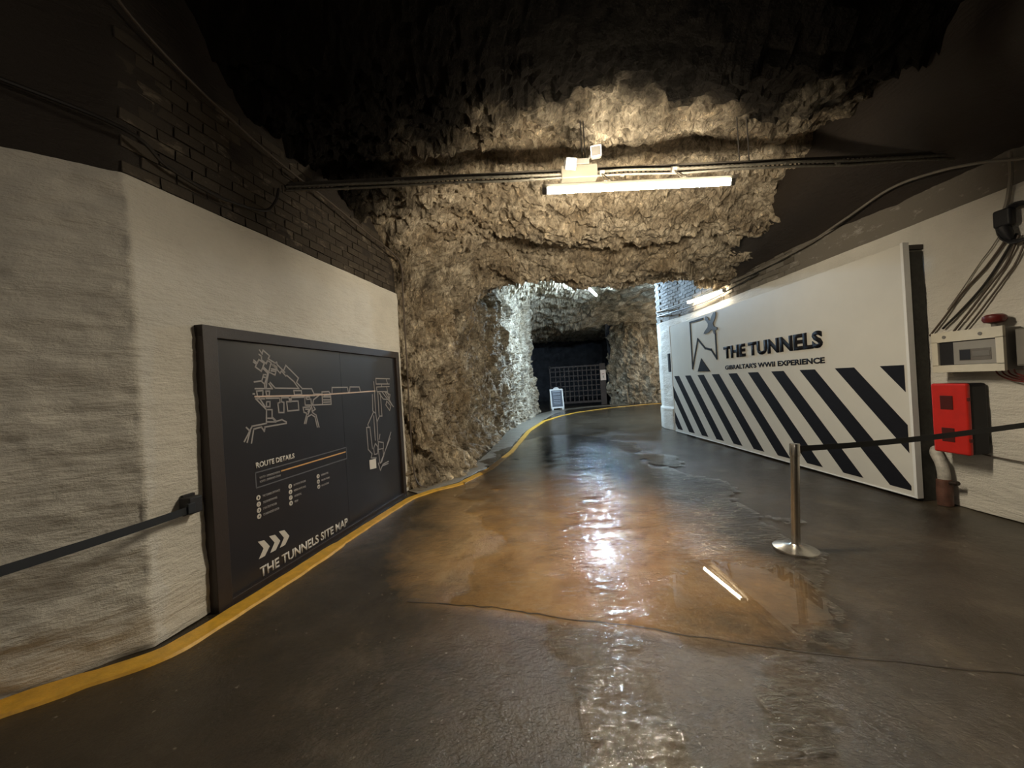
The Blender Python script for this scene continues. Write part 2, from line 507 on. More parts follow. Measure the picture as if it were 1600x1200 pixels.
def path_wall(name, path, steps, z0, z1, dz, disp, mat, smooth=False, soften=0):
    pts, nr = sample_path(path, steps, soften)
    nz = max(1, int((z1 - z0) / dz))
    rows = []
    for j in range(nz + 1):
        z = z0 + (z1 - z0) * j / nz
        row = []
        for p, n in zip(pts, nr):
            h = disp((p.x, p.y, z), z)
            row.append((p.x + n.x * h, p.y + n.y * h, z))
        rows.append(row)
    return grid_mesh(name, rows, mat, smooth)
LINES= [[(526,1975),(551,1945),(561,1979),(630,1932),(612,1905),(689,1870),(706,1879),(710,1857),(794,1788)],[(519,1938),(542,1923),(540,1893),(588,1859),(603,1890),(641,1872),(655,1847),(702,1831),(706,1809),(740,1778),(755,1801),(803,1754),(821,1756),(905,1697),(962,1630)],[(784,1806),(811,1854),(964,1734),(936,1692),(1007,1629)],[(655,1851),(666,1858),(703,1835),(691,1826),(655,1851)],[(462,1885),(494,1862),(511,1894),(568,1861),(551,1835),(609,1785)],[(456,1869),(486,1853),(472,1828),(531,1792),(545,1822),(598,1776),(561,1686)],[(641,1872),(609,1785),(626,1781),(678,1760),(702,1822)],[(642,1816),(685,1812)],[(638,1798),(689,1795)],[(576,1763),(551,1763),(530,1708),(454,1700)],[(529,1703),(557,1678),(558,1644)],[(544,1741),(579,1737)],[(608,1780),(582,1703),(573,1644)],[(459,1642),(640,1638),(606,1681)],[(620,1692),(672,1641),(962,1632)],[(1007,1629),(1139,1625),(1170,1570),(1292,1565)],[(470,1621),(536,1623),(532,1573),(478,1571),(470,1621)],[(566,1618),(607,1617),(598,1570),(573,1580),(566,1618)],[(458,1556),(546,1551)],[(435,1598),(447,1597)],[(893,1613),(992,1610),(996,1572),(899,1571),(893,1613)],[(609,1570),(1175,1552)],[(566,1554),(714,1549),(717,1516)],[(734,1515),(736,1551),(828,1548),(831,1509)],[(849,1508),(852,1547),(1032,1544),(1034,1483)],[(457,1555),(561,1454),(552,1334),(406,1326),(324,1212)],[(494,1559),(548,1481)],[(601,1477),(563,1479),(566,1524),(604,1522),(601,1477)],[(576,1453),(622,1449),(618,1385),(662,1341),(729,1348),(778,1322)],[(777,1309),(535,1304),(525,1268),(498,1309),(419,1300),(390,1189)],[(351,1321),(383,1287),(350,1202)],[(571,1377),(625,1371),(654,1336),(561,1346)],[(718,1542),(716,1509),(691,1503),(697,1417),(756,1412),(763,1506),(733,1514),(735,1541)],[(838,1536),(836,1508),(796,1511),(803,1422),(944,1421),(942,1509),(854,1511),(856,1539)],[(1032,1546),(1033,1463),(1122,1457),(1119,1518)],[(1047,1542),(1104,1542),(1102,1518),(1062,1520),(1047,1542)],[(1139,1456),(1156,1510),(1242,1552)],[(1122,1457),(1428,1447),(1428,1560),(1402,1587),(1290,1587),(1288,1455)],[(1313,1533),(1416,1528),(1408,1548),(1323,1548),(1313,1533)],[(1157,1564),(1288,1562)],[(1310,1501),(1413,1496)],[(1308,1476),(1411,1473)],[(1096,1441),(1003,1442),(1011,1394),(1050,1379),(1010,1283)],[(1030,1281),(1055,1343),(1114,1361),(1163,1333),(1188,1226)],[(1131,1457),(1065,1366)],[(1133,1378),(1181,1349),(1214,1223)],[(1154,1437),(1174,1411),(1125,1390),(1128,1426)],[(1037,1421),(1086,1418),(1068,1395)],[(1438,1560),(1453,1559),(1459,1631),(1735,1628),(1751,1562),(1773,1561),(1786,1631),(1974,1627),(1993,1568)],[(2365,1734),(2730,1729)],[(2365,1734),(2367,1659),(2710,1655)],[(2636,1723),(2664,1662)],[(2308,1689),(2324,1552)],[(2373,1619),(2706,1619)],[(2373,1619),(2376,1556),(2651,1547)],[(2505,1658),(2502,1622)],[(2636,1620),(2651,1547)],[(2260,1520),(2247,1307),(2314,1268)],[(2314,1552),(2314,1268),(2332,1152),(2326,902)],[(2260,1239),(2266,922)],[(2396,1544),(2394,1238)],[(2458,1524),(2467,1219),(2403,1225),(2332,1152)],[(2255,1284),(2113,1143),(2128,1103)],[(2081,1109),(2089,830),(2169,761),(2144,710),(2261,687)],[(2081,1109),(2157,1105),(2186,824)],[(2335,889),(2460,857),(2451,777),(2324,788),(2335,889)],[(2387,979),(2359,920)],[(2262,878),(2317,823),(2297,736),(2226,739),(2215,819),(2262,878)],[(2324,788),(2345,601)],[(2439,768),(2450,672)],[(2677,968),(2388,604)],[(2644,888),(2355,599)],[(2304,610),(2345,504),(2416,569),(2562,579)],[(2414,552),(2548,552)],[(2427,1537),(2526,1450),(2684,1430),(2716,1502),(2604,1542)],[(2514,1540),(2792,1325)],[(2582,1543),(2748,1365)],[(2613,1416),(2584,1364),(2678,1278),(2721,1342),(2613,1416)],[(2650,1541),(2685,1442)]]

# ------------------------------------------------------------ setting: floor
def frange(a, b, st):
    k = max(1, int(round((b - a) / st)))
    return [a + (b - a) * i / k for i in range(k)]
XS = frange(-6, -3, .3) + frange(-3, 5, .06) + frange(5, 15, .5) + [15]
YS = frange(-6, 0, .3) + frange(0, 6, .05) + frange(6, 12, .12) + frange(12, 34, .5) + [34]
def fz(x, y):
    return noise.fractal(Vector((x * .8, y * .8, 3)), 1, 2, 4) * .012
grid_mesh('floor', [[(x, y, fz(x, y) - .004) for x in XS] for y in YS], M_FLOOR, True)
FLOOR = bpy.data.objects['floor']
g = MB()
for pts in ([(-.86, 2.83), (-.45, 2.74), (-.09, 2.645), (.2, 2.53), (.55, 2.425), (.95, 2.28), (1.49, 2.10), (2.2, 1.9), (2.9, 1.72)],):
    q = [(x + random.uniform(-.01, .01), y + random.uniform(-.012, .012)) for (x0, y0), (x1, y1) in zip(pts, pts[1:]) for t in (0, .2, .4, .6, .8) for x, y in ((x0 + (x1 - x0) * t, y0 + (y1 - y0) * t),)]
    for (x0, y0), (x1, y1) in zip(q, q[1:]):
        w = random.uniform(.003, .007)
        n = len(g.v)
        za, zb = fz(x0, y0) - .002, fz(x1, y1) - .002
        g.v += [(x0, y0 - w, za), (x1, y1 - w, zb), (x1, y1 + w, zb), (x0, y0 + w, za)]
        g.f.append((n, n + 1, n + 2, n + 3))
g.build('slab_joint', M_GROOVE, FLOOR)

# ------------------------------------------------------------ setting: walls
A, B = (-2.40, 2.47), (-1.70, 5.96)
def plaster(a, course):
    def d(p, z):
        q = Vector((p[0] * .9, p[1] * .9, p[2] * 3.2))
        h = noise.fractal(q * 1.6, .8, 2.1, 5) * .010 * a + noise.fractal(Vector((p[0] * 6, p[1] * 6, p[2] * 13)), .8, 2.1, 4) * .004 * a
        h += noise.fractal(Vector(p) * .8, 1, 2, 2) * .012
        t = (z + noise.noise(Vector((p[0], p[1], z)) * 1.2) * .03) / course
        h -= max(0, 1 - abs(t - round(t)) * 5) * .0022 * a * (.5 + noise.noise(q * 2))
        return h
    return d
def left_disp(p, z):
    near = p[1] < 2.47
    return plaster(2.6 if near else .9, .155 if near else .09)(p, z)
path_wall('wall_left', [(-5.5, -5.0), (-5.2, .1), (-2.87, 2.08), A, B, (-1.78, 6.02), (-2.3, 6.2)], [.4, .08, .02, .025, .03, .1], 0, 3.05, .02, left_disp, M_WHITE, True)
WL2 = path_wall('wall_left', [(-5.53, -5.0), (-5.23, .1), (-2.9, 2.08), (-2.425, 2.47), (-1.73, 5.96), (-1.83, 6.0), (-2.3, 6.2)], [.5, .15, .08, .08, .05, .1], 3.05, 5.3, .08, lambda p, z: noise.fractal(Vector(p) * 2.5, 1, 2, 4) * .012, M_DARK, True)

def brick_mesh(seed):
    r = random.Random(seed)
    m = MB().box(-.107, .107, -.02, .02, -.0365, .0365)
    m.v = [(x + r.uniform(-.004, .004), y + r.uniform(-.003, .003), z + r.uniform(-.003, .003)) for x, y, z in m.v]
    return m
def lay_bricks(path, z0, z1, mat, parent, out, cut=None, ymin=-99, ymax=99):
    kinds = [brick_mesh(i).build('brick', mat, parent, bevel=0) for i in range(5)]
    me = [k.data for k in kinds]
    for k in kinds: bpy.data.objects.remove(k)
    P = [Vector(p) for p in path]
    L = [0]
    for a, b in zip(P, P[1:]): L.append(L[-1] + (b - a).length)
    course, z = 0, z0
    cnt = 0
    while z < z1:
        s = .11 + (course % 2) * .113
        while s < L[-1] - .05:
            i = max(j for j in range(len(P) - 1) if L[j] <= s)
            d = (P[i + 1] - P[i]).normalized()
            p = P[i] + d * (s - L[i])
            n = Vector((d.y, -d.x))
            s += .227
            if not (ymin < p.y < ymax) or (cut and not cut(p, z)): continue
            o = bpy.data.objects.new('brick', random.choice(me))
            COL.objects.link(o)
            o.parent = parent
            h = out + random.uniform(-.004, .005)
            o.location = (p.x + n.x * h, p.y + n.y * h, z + random.uniform(-.003, .003))
            o.rotation_euler = (random.uniform(-.02, .02), random.uniform(-.012, .012), math.atan2(d.y, d.x) + random.uniform(-.02, .02))
            cnt += 1
        z += .0865; course += 1
    return cnt
n1 = lay_bricks([(-2.425, 2.47), (-1.73, 5.96)], 3.10, 4.1, M_BRICK, WL2, -.012, cut=lambda p, z: z < 3.86 or p.y < 4.2 and z < 4.05)

# right wall: straight, then a bulging painted corner that turns into a side tunnel
RPATH = [(13.5, 17.0), (8.0, 13.9), (5.6, 12.7), (4.85, 12.15), (4.50, 11.7), (4.40, 11.2), (4.44, 10.7), (4.55, 10.1), (4.60, 9.4), (4.60, -5.5)]
RST = [.4, .3, .1, .05, .05, .05, .05, .05, .045]
path_wall('wall_right', RPATH, RST, 0, 3.06, .03, lambda p, z: plaster(.9, .155)(p, z) + (.035 if p[1] > 10.6 and z < .62 else 0), M_WHITE, True, soften=2)
WR2 = path_wall('wall_right', [(x + .02, y) for x, y in RPATH], RST, 3.06, 5.7, .1, lambda p, z: noise.fractal(Vector(p) * 2.5, 1, 2, 4) * .014, M_BRICKG, True, soften=2)
RB = [(5.2, 12.4), (4.87, 12.15), (4.53, 11.7), (4.43, 11.2), (4.46, 10.7), (4.57, 10.1), (4.62, 9.4), (4.62, 6.0)]
n2 = lay_bricks(RB, 3.105, 4.5, M_BRICKG, WR2, -.008, cut=lambda p, z: z < 3.5 or p.y > 8.6)
print('bricks', n1, n2)
MB().box(-5.6, 4.7, -5.2, -5.0, 0, 5.6).build('wall_back', M_DARK).__setitem__('kind', 'structure')

# rock wall on the left of the tunnel
LPATH = [(-2.4, 6.10), (-1.80, 6.03), (-1.42, 6.20), (-1.12, 6.84), (-.90, 8.5), (-.68, 10.4), (-.15, 13.5), (.75, 17.4), (1.25, 20.3), (1.2, 21.4)]
def rock_left(p, z):
    foot = max(0, 1 - z / .75) ** 2 * .20
    zl = 2.9 + 1.7 * min(1, max(0, (p[1] - 7.8) / 2.0))
    lean = max(0, z - zl) ** 2 * .45
    far = min(1, max(0, (p[1] - 17) / 4))
    fade = min(1, (p[1] - 5.7) / .6) if p[1] < 6.3 else 1
    h = rocky(p, 1, (1, 1, .55))
    return foot * max(.0, fade) + lean * (1 - far * .5) + h * max(.8, fade) - .06
path_wall('wall_left', LPATH, [.04, .026, .026, .028, .034, .045, .06, .09, .15], -.05, 5.7, .03, rock_left, M_ROCK, False, soften=3)

# rock roof
CK = [(-3, 5.2), (2.6, 5.2), (3.45, 4.30), (4.4, 4.28), (5.2, 4.22), (6.3, 3.90), (7.7, 3.60), (8.3, 3.72), (9.0, 4.5), (10.2, 5.2), (13, 5.35), (20, 5.30), (21.8, 5.0), (22.6, 4.7), (33, 4.7)]
XL = [(-3, -2.8), (2.4, -2.4), (6, -1.7), (8.5, -.9), (13.5, -.1), (20.3, 1.2), (33, .2)]
def roof_z(x, y):
    z = interp(CK, y)
    xl = interp(XL, y)
    z -= (.38 if y > 6.4 else .16 + .22 * max(0, y - 5.4)) * max(0, 1 - (x - xl) / 1.3) ** 2
    if y < 9: z -= .10 * max(0, 1 - (4.1 - x) / .9) ** 2
    z += .12 * math.sin(x * 1.3 + .6) * (1 if 5 < y < 8.5 else .4)
    z -= rocky((x, y, 7 + z * .3), .85 if y > 3.3 else .5, (.75, 1.15, 1))
    return z
rx = frange(-6, -2.6, .3) + frange(-2.6, 4.8, .035) + frange(4.8, 15, .25) + [15]
ry = frange(-6, 2.2, .25) + frange(2.2, 9.4, .035) + frange(9.4, 13, .09) + frange(13, 34, .25) + [34]
ROWS = [[(x, y, roof_z(x, y)) for x in rx] for y in ry]
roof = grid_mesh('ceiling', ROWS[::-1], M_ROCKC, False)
sa = roof.data.attributes.new('painted_shade', 'FLOAT', 'POINT')  # stands in for the unlit roof: shade painted darker towards the viewpoint
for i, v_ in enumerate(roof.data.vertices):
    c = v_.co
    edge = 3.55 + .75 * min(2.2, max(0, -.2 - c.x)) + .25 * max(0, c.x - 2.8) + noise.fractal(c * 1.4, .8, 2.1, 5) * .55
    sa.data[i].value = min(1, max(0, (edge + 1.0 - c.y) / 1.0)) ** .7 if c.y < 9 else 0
# smooth rendered haunch between right wall and rock
prof = [(4.64, 3.34), (4.60, 3.44), (4.46, 3.58), (4.28, 3.70), (4.10, 3.80), (3.95, 3.92), (3.86, 4.1), (3.84, 4.6)]
rows = []
for y in frange(-5, 8.0, .1) + [8.0]:
    drop = .0 if y > 6 else .0
    k = min(1, max(0, (y - 4.5) / 3.2))
    rows.append([(x + k * max(0, 4.6 - x) * .25 + noise.noise(Vector((y * .6, z * 2, 1))) * .05, y, z - k * max(0, 4.6 - x) * .32 + noise.noise(Vector((y * .8, x * 2, 5))) * .03) for x, z in prof])
grid_mesh('ceiling', rows, M_HAUNCH, True)

# rock mass beside the far opening, and the end of the far passage
path_wall('wall_far', [(5.75, 23.0), (5.8, 22.6), (6.6, 21.9), (7.8, 22.0), (9.0, 22.6), (12, 22.0), (14.5, 19)][::-1], [.12, .12, .12, .12, .12, .12, .1, .1, .1, .1][:len([0] * 7)], -.1, 5.9, .12,
          lambda p, z: rocky(p, 1.5, (.8, .8, .5)) + max(0, z - 3.6) ** 2 * .35 + max(0, 1 - z / 1.0) * .2, M_ROCK, False, soften=2)
bpy.data.objects['wall_far'].data.flip_normals()
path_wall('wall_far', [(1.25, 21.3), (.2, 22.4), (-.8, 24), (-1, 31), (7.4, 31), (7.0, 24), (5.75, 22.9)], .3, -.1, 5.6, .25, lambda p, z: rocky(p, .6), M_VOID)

# ------------------------------------------------------------ pale kerb strip under the rock and the yellow line
def ribbon(name, pts, w, h, mat, bevel=0, wob=0, soft=2):
    q, nr = sample_path(pts, .06, soft)
    mb = MB(); k = len(q)
    for i, (p, n) in enumerate(zip(q, nr)):
        ww = w(p.y) if callable(w) else w
        a = ww / 2 + (noise.noise(Vector((p.x * 5, p.y * 5, 2))) * wob)
        b = ww / 2 + (noise.noise(Vector((p.x * 5, p.y * 5, 9))) * wob)
        z = fz(p.x, p.y)
        for (t, zz) in ((-a, -.02), (-a * .86, h), (b * .86, h), (b, -.006)):
            mb.v.append((p.x + n.x * t, p.y + n.y * t, z + zz))
    for i in range(k - 1):
        for j in range(3):
            a = i * 4 + j
            mb.f.append((a, a + 4, a + 5, a + 1))
    return mb.build(name, mat, smooth=True)
YL = [(-5.2, -.05), (-3.6, 1.33), (-2.80, 2.01), (-2.45, 2.24), (-2.25, 2.40), (-2.12, 2.90), (-1.97, 3.5), (-1.78, 4.5), (-1.55, 5.50), (-1.30, 5.85), (-.93, 6.15), (-.52, 7.1), (-.10, 8.8), (.43, 12.3), (1.18, 15.3), (2.1, 17.1), (3.02, 18.5), (5.37, 20.3), (8.39, 21.3)]
y_ = ribbon('yellow_line', YL, lambda y: .20 if y < 2.2 else (.17 if y < 4 else .12 + .02 * min(1, max(0, y - 8) / 4)), .012, M_YEL, wob=.014)
tag(y_, 'worn yellow line painted along the foot of the walls and into the tunnel', 'floor marking')
wk = ribbon('concrete_strip', [(-1.62, 5.85), (-1.15, 6.35), (-.75, 7.3), (-.42, 9), (.0, 12.3), (.85, 16), (1.7, 19), (2.6, 20.8), (4.6, 21.9), (6.5, 22)], lambda y: .34 + .06 * min(8, max(0, y - 7)), .006, M_WALK, wob=.05)
wk.name = 'trim_1'
tag(wk, kind='structure')

# ------------------------------------------------------------ water on the floor
def sheet(name, inside, x0, x1, y0, y1, st, z, mat):
    mb = MB(); idx = {}
    nx, ny = int((x1 - x0) / st), int((y1 - y0) / st)
    for j in range(ny):
        for i in range(nx):
            if not inside(x0 + (i + .5) * st, y0 + (j + .5) * st): continue
            f = []
            for a, b in ((i, j), (i + 1, j), (i + 1, j + 1), (i, j + 1)):
                if (a, b) not in idx:
                    idx[(a, b)] = len(mb.v)
                    x, y = x0 + a * st, y0 + b * st
                    mb.v.append((x, y, z))
                f.append(idx[(a, b)])
            mb.f.append(tuple(f))
    return mb.build(name, mat, smooth=True)
def nz2(x, y, s, sd=0): return noise.fractal(Vector((x * s, y * s, sd)), .9, 2.1, 4)
def in_pud(x, y):
    u, v = x - 1.45, y - 2.62
    a = .55
    uu, vv = u * math.cos(a) + v * math.sin(a), -u * math.sin(a) + v * math.cos(a)
    return (uu / .62) ** 2 + (vv / .42) ** 2 + nz2(x, y, 3) * .5 < 1
def in_rip(x, y):
    if in_pud(x, y): return False
    if y < 3.3 and x > 1.45 + (y - 1.75) * .72 + .12 * nz2(x, y, 4): return False
    if y < 2.62 - .31 * x and not (abs(x - .42 + .1 * (y - 2)) < .22 + .1 * nz2(x, y, 5) or (y > 1.5 and abs(x - (1.2 + (y - 1.75) * .6)) < .13 + .12 * nz2(x, y, 5))): return False
    cx = interp([(2.1, .55), (3, 1.05), (4.2, 1.15), (6, 1.0), (9, 1.1), (11, 1.2)], y)
    hw = interp([(1.4, 1.9), (3, 1.5), (3.6, 1.35), (4.2, 1.5), (6, 1.7), (9, 1.5), (11, .6)], y)
    e = abs(x - cx) / hw + nz2(x, y, 1.6, 4) * .35
    return e < 1
pd = sheet('puddle', in_pud, .5, 2.4, 1.9, 3.4, .02, .0125, M_WATER)
tag(pd, 'small still puddle mirroring a bright light tube near the steel post', 'puddle')
rp = sheet('water_film', in_rip, -1.4, 3.4, 1.3, 11, .03, .0105, M_RIPPLE)
tag(rp, 'rippled thin film of running water down the middle of the floor', 'water', kind='stuff')

# ------------------------------------------------------------ site map board on the left wall
LA, LBp = Vector((-2.334, 2.84)), Vector((-1.745, 5.80))
dl = (LBp - LA).normalized()
board = thing('site_map_board', 'large dark framed site map board on the whitewashed wall', 'sign', (LA.x, LA.y, 0), math.atan2(dl.y, dl.x))
FY = -.065
for nm, bx in (('frame_rail', (.0, 2.985, 2.035, 2.125)), ('frame_rail', (.0, 2.985, -.03, .040))):
    MB().box(bx[0], bx[1], FY - .02, .05, bx[2], bx[3]).build('frame_rail', M_TIMBER, board, bevel=.004)
for x0, x1 in ((0, .115), (2.90, 2.985)):
    MB().box(x0, x1, FY - .021, .05, -.03, 2.126).build('frame_stile', M_TIMBER, board, bevel=.004)
MB().box(.11, 1.627, FY + .012, .04, .035, 2.04).build('panel', M_PANEL, board)
MB().box(1.631, 2.905, FY + .0125, .04, .035, 2.04).build('panel', M_PANEL, board)
PY = FY + .010
plan = MB()
for ln in LINES:
    plan.stroke([(a / 1000, b / 1000) for a, b in ln], .013, PY)
tag(plan.build('tunnel_plan', M_PRINT2, board), kind='stuff')
route = MB().stroke([(.452, 1.574), (1.15, 1.558), (1.436, 1.558), (2.328, 1.566)], .014, PY - .001)
route.build('route_line', plain('pale_route', (.55, .42, .34), .5), board)
MB().flat([(2.10, .691), (2.25, .680), (2.252, .556), (2.104, .571)], PY).build('entrance_square', M_PRINT, board)
MB().stroke([(.41, .932), (1.647, .932), (1.647, .804), (.41, .804), (.41, .932)], .010, PY).build('key_box', M_PRINTG, board)
MB().stroke([(.69, .884), (1.625, .884)], .012, PY).build('route_key', M_GOLD, board)
text('lettering', 'ROUTE DETAILS', .418, .850, .968, 1.016, PY, M_PRINT, board, bold=.03)
text('small_lettering', 'ROUTE 1  EXPERIENCE NORTH', .447, .668, .872, .890, PY, M_PRINT2, board, bold=.02)
text('small_lettering', 'ROUTE 2  EXPERIENCE SOUTH', .447, .672, .838, .856, PY, M_PRINT2, board, bold=.02)
items = [(.425, .719, '1', 'THE TUNNELS ENTRANCE', .466, .655), (.425, .664, '2', 'THE EXHIBITION HALL', .466, .621), (.424, .613, '3', 'STRATEGY ROOM', .464, .609), (.423, .562, '4', 'COMMANDERS ROOM', .463, .633),
         (.778, .719, '5', 'BATHING ROOMS', .820, .977), (.778, .666, '6', 'NISSEN HUTS HALL', .818, .978), (.777, .613, '7', 'HOSPITAL', .820, .913), (.776, .561, '8', 'VIEW', .817, .865),
         (1.157, .719, '9', 'GENERATOR', 1.199, 1.312), (1.157, .664, '10', 'WATER TANKS', 1.199, 1.329), (1.158, .611, '11', 'MAGAZINE', 1.197, 1.314)]
for x, z, nmb, s, x0, x1 in items:
    MB().flat([(x + .021 * math.cos(t * PI / 10), z + .021 * math.sin(t * PI / 10)) for t in range(20)], PY).build('number_disc', M_PRINT, board)
    text('number', nmb, x - .006 * len(nmb), x + .006 * len(nmb), z - .010, z + .010, PY - .0022, M_PANEL, board, .0008)
    text('small_lettering', s, x0, x1, z - .010, z + .010, PY, M_PRINT2, board, bold=.02)
for x in (.395, .511, .618):
    w = .115
    MB().flat([(x, .362), (x + .066, .345), (x + w, .270), (x + .002, .209), (x + .0, .209), (x + .045, .285)][:0] or [(x, .358), (x + .062, .346), (x + w, .272), (x + .060, .212), (x, .212), (x + .052, .280)], PY).build('chevron', M_PRINT, board)
text('lettering', 'THE TUNNELS SITE MAP', .395, 1.590, .052, .140, PY, M_PRINT, board, bold=.025)
# cable bracket under nothing: small keyed stains are in the timber material

# ------------------------------------------------------------ big board on the right wall
RO, RN = Vector((4.33, 10.25)), Vector((4.388, 4.20))
e = (RN - RO).normalized()
BW = 6.045
rb = thing('entrance_board', 'large white board with black diagonal stripes and tunnel logo', 'sign', (RO.x, RO.y, 0), math.atan2(e.y, e.x))
MB().box(-.05, BW - .03, -.02, .025, .04, 2.825).build('face_panel', M_BOARDW, rb)
for bx in ((-.06, -.05, .03, 2.84), (BW - .03, BW, .03, 2.84)):
    MB().box(bx[0], bx[1], -.028, .04, bx[2], bx[3]).build('edge_trim', M_WPLAST, rb)
MB().box(-.05, BW - .03, -.028, .04, .03, .042).build('edge_trim', M_WPLAST, rb)
MB().box(BW - .035, BW - .005, .04, .19, .0, 2.74).build('side_panel', plain('dark_felt', (.035, .034, .028), .8, var=.3, scale=20, bmp=.003), rb)
MB().box(BW - .05, BW - .0, .035, .20, 2.76, 2.81).build('top_batten', M_TIMBER, rb, bevel=.003)
for x in (.5, 2.2, 3.9):
    MB().box(x, x + .05, .025, .22, 0, 2.7).build('stud', M_TIMBER, rb)
for k in range(-2, 10):
    x = .09 + .6265 * k - .03
    top, bot, sh, w = 1.50, .10, 1.292, .288
    # parallelogram clipped to the board
    poly = [(x, top), (x + w, top), (x + w + sh, bot), (x + sh, bot)]
    for lim, sgn in ((-.04, 1), (5.978, -1)):
        out = []
        for i in range(len(poly)):
            p, q = poly[i], poly[(i + 1) % len(poly)]
            ip, iq = (p[0] - lim) * sgn >= 0, (q[0] - lim) * sgn >= 0
            if ip: out.append(p)
            if ip != iq:
                t = (lim - p[0]) / (q[0] - p[0])
                out.append((lim, p[1] + (q[1] - p[1]) * t))
        poly = out
        if len(poly) < 3: break
    if len(poly) >= 3:
        MB().flat(poly, -.022, .004).build('stripe', M_BLACK, rb)
BY = -.034
text('lettering', 'THE TUNNELS', 2.455, 4.905, 1.80, 2.045, -.020, M_BLACK, rb, .012, .045)
text('lettering', "GIBRALTAR'S WWII EXPERIENCE", 2.465, 4.918, 1.578, 1.668, -.020, M_BLACK, rb, .004, .04)
lg = MB()
lg.stroke([(1.70, 2.745), (1.105, 2.755), (1.108, 1.665), (1.432, 2.32), (1.738, 2.085), (1.985, 2.03), (2.185, 1.83), (2.187, 2.34)], .042, -.030, .012)
lg.build('rock_outline', M_BLACK, rb)
MB().flat([(1.54, 1.872), (1.347, 1.583), (1.889, 1.568)], -.030, .012).build('tent_emblem', M_BLACK, rb)
pl_ = [(2.250, 2.800), (2.170, 2.800), (2.085, 2.735), (2.045, 2.665), (1.985, 2.655), (1.925, 2.735), (1.845, 2.775), (1.815, 2.755), (1.815, 2.700), (1.870, 2.660), (1.925, 2.600), (1.905, 2.530), (1.760, 2.450), (1.715, 2.405), (1.790, 2.395), (1.930, 2.410), (2.050, 2.455), (2.105, 2.430), (2.130, 2.360), (2.185, 2.330), (2.205, 2.360), (2.190, 2.415), (2.270, 2.425), (2.275, 2.470), (2.200, 2.490), (2.150, 2.520), (2.125, 2.580), (2.190, 2.640), (2.245, 2.720)]
pln = MB().flat(pl_, -.034, .016)
me_ = pln.build('aeroplane_emblem', plain('slate_grey', (.045, .045, .055), .4), rb)
bm = bmesh.new(); bm.from_mesh(me_.data); bmesh.ops.triangulate(bm, faces=bm.faces[:]); bm.to_mesh(me_.data); bm.free()

# ------------------------------------------------------------ lamps
def tube_lamp(name, label, p0, p1, light, group=None, clips=2, tilt=0.0, both=False):
    """batten along local x, light below a tray"""
    p0, p1 = Vector(p0), Vector(p1)
    L = (p1 - p0).length
    t = thing(name, label, 'light', p0, 0, group)
    d = (p1 - p0).normalized()
    t.rotation_euler = Matrix((d, Vector((0, 0, 1)).cross(d).normalized(), d.cross(Vector((0, 0, 1)).cross(d).normalized()))).transposed().to_euler()
    if tilt: t.rotation_euler.rotate_axis('X', tilt)
    h = MB()
    pr = [(-.030, .022), (-.034, .048), (.034, .048), (.030, .022), (.024, .019), (-.024, .019)]
    n = len(pr)
    for x in (.0, L):
        h.v += [(x, y, z) for y, z in pr]
    h.f += [(i, (i + 1) % n, n + (i + 1) % n, n + i) for i in range(n)] + [tuple(range(n))[::-1], tuple(range(n, 2 * n))]
    h.build('housing', M_CREAM, t)
    m = MB(); seg = 10
    for x in (.04, L - .05):
        for k in range(seg + 1):
            a = PI * .78 + PI * 1.44 * k / seg
            m.v.append((x, math.cos(a) * .033, math.sin(a) * .033 + .0))
    for k in range(seg):
        m.f.append((k, k + 1, seg + 2 + k, seg + 1 + k))
    m.f += [tuple(range(seg + 1)), tuple(range(seg + 1, 2 * seg + 2))[::-1]]
    m.build('diffuser', light, t, smooth=True)
    for x in (0, L - .055):
        MB().box(x, x + .045, -.037, .037, -.036, .022).build('end_cap', M_GLASS, t, bevel=.008)
    for k in range(clips):
        x = L * (.18 + .64 * k / max(1, clips - 1))
        MB().tube([(x, -.042, .02), (x, -.038, -.015), (x, -.018, -.036), (x, .018, -.036), (x, .038, -.015), (x, .042, .02)], .004, 5).build('clip', M_STEEL, t)
    return t
main = tube_lamp('fluorescent_light', 'long bright warm tube light hung below the conduits across the roof', (.373, 3.45, 3.27), (2.108, 3.45, 3.25), M_LIGHTW, tilt=.5)
for x in (.64, 1.36):
    MB().tube([(x, .01, .04), (x - .03, .22, .05), (x, .49, .11), (x + .03, .22, .05), (x, .01, .04)], .006, 6).build('hanger', M_GALV, main)
    MB().box(x - .025, x + .025, .46, .52, .085, .14).build('clamp', M_GALV, main, bevel=.006)
tube_lamp('fluorescent_light', 'short warm tube light on the right wall above the striped board', (4.46, 9.50, 3.30), (4.50, 7.92, 3.22), M_LIGHTS)
tube_lamp('fluorescent_light', 'cold white tube light high under the rock roof deep in the tunnel', (2.76, 13.3, 4.80), (3.50, 15.0, 4.80), M_LIGHTC)
tube_lamp('fluorescent_light', 'warm tube light hidden round the bend of the side tunnel', (9.3, 18.2, 3.6), (10.2, 19.5, 3.6), M_LIGHTF)
tube_lamp('fluorescent_light', 'warm tube light overhead behind the viewpoint', (-3.2, -1.6, 3.6), (-1.7, -2.2, 3.6), M_LIGHTB)

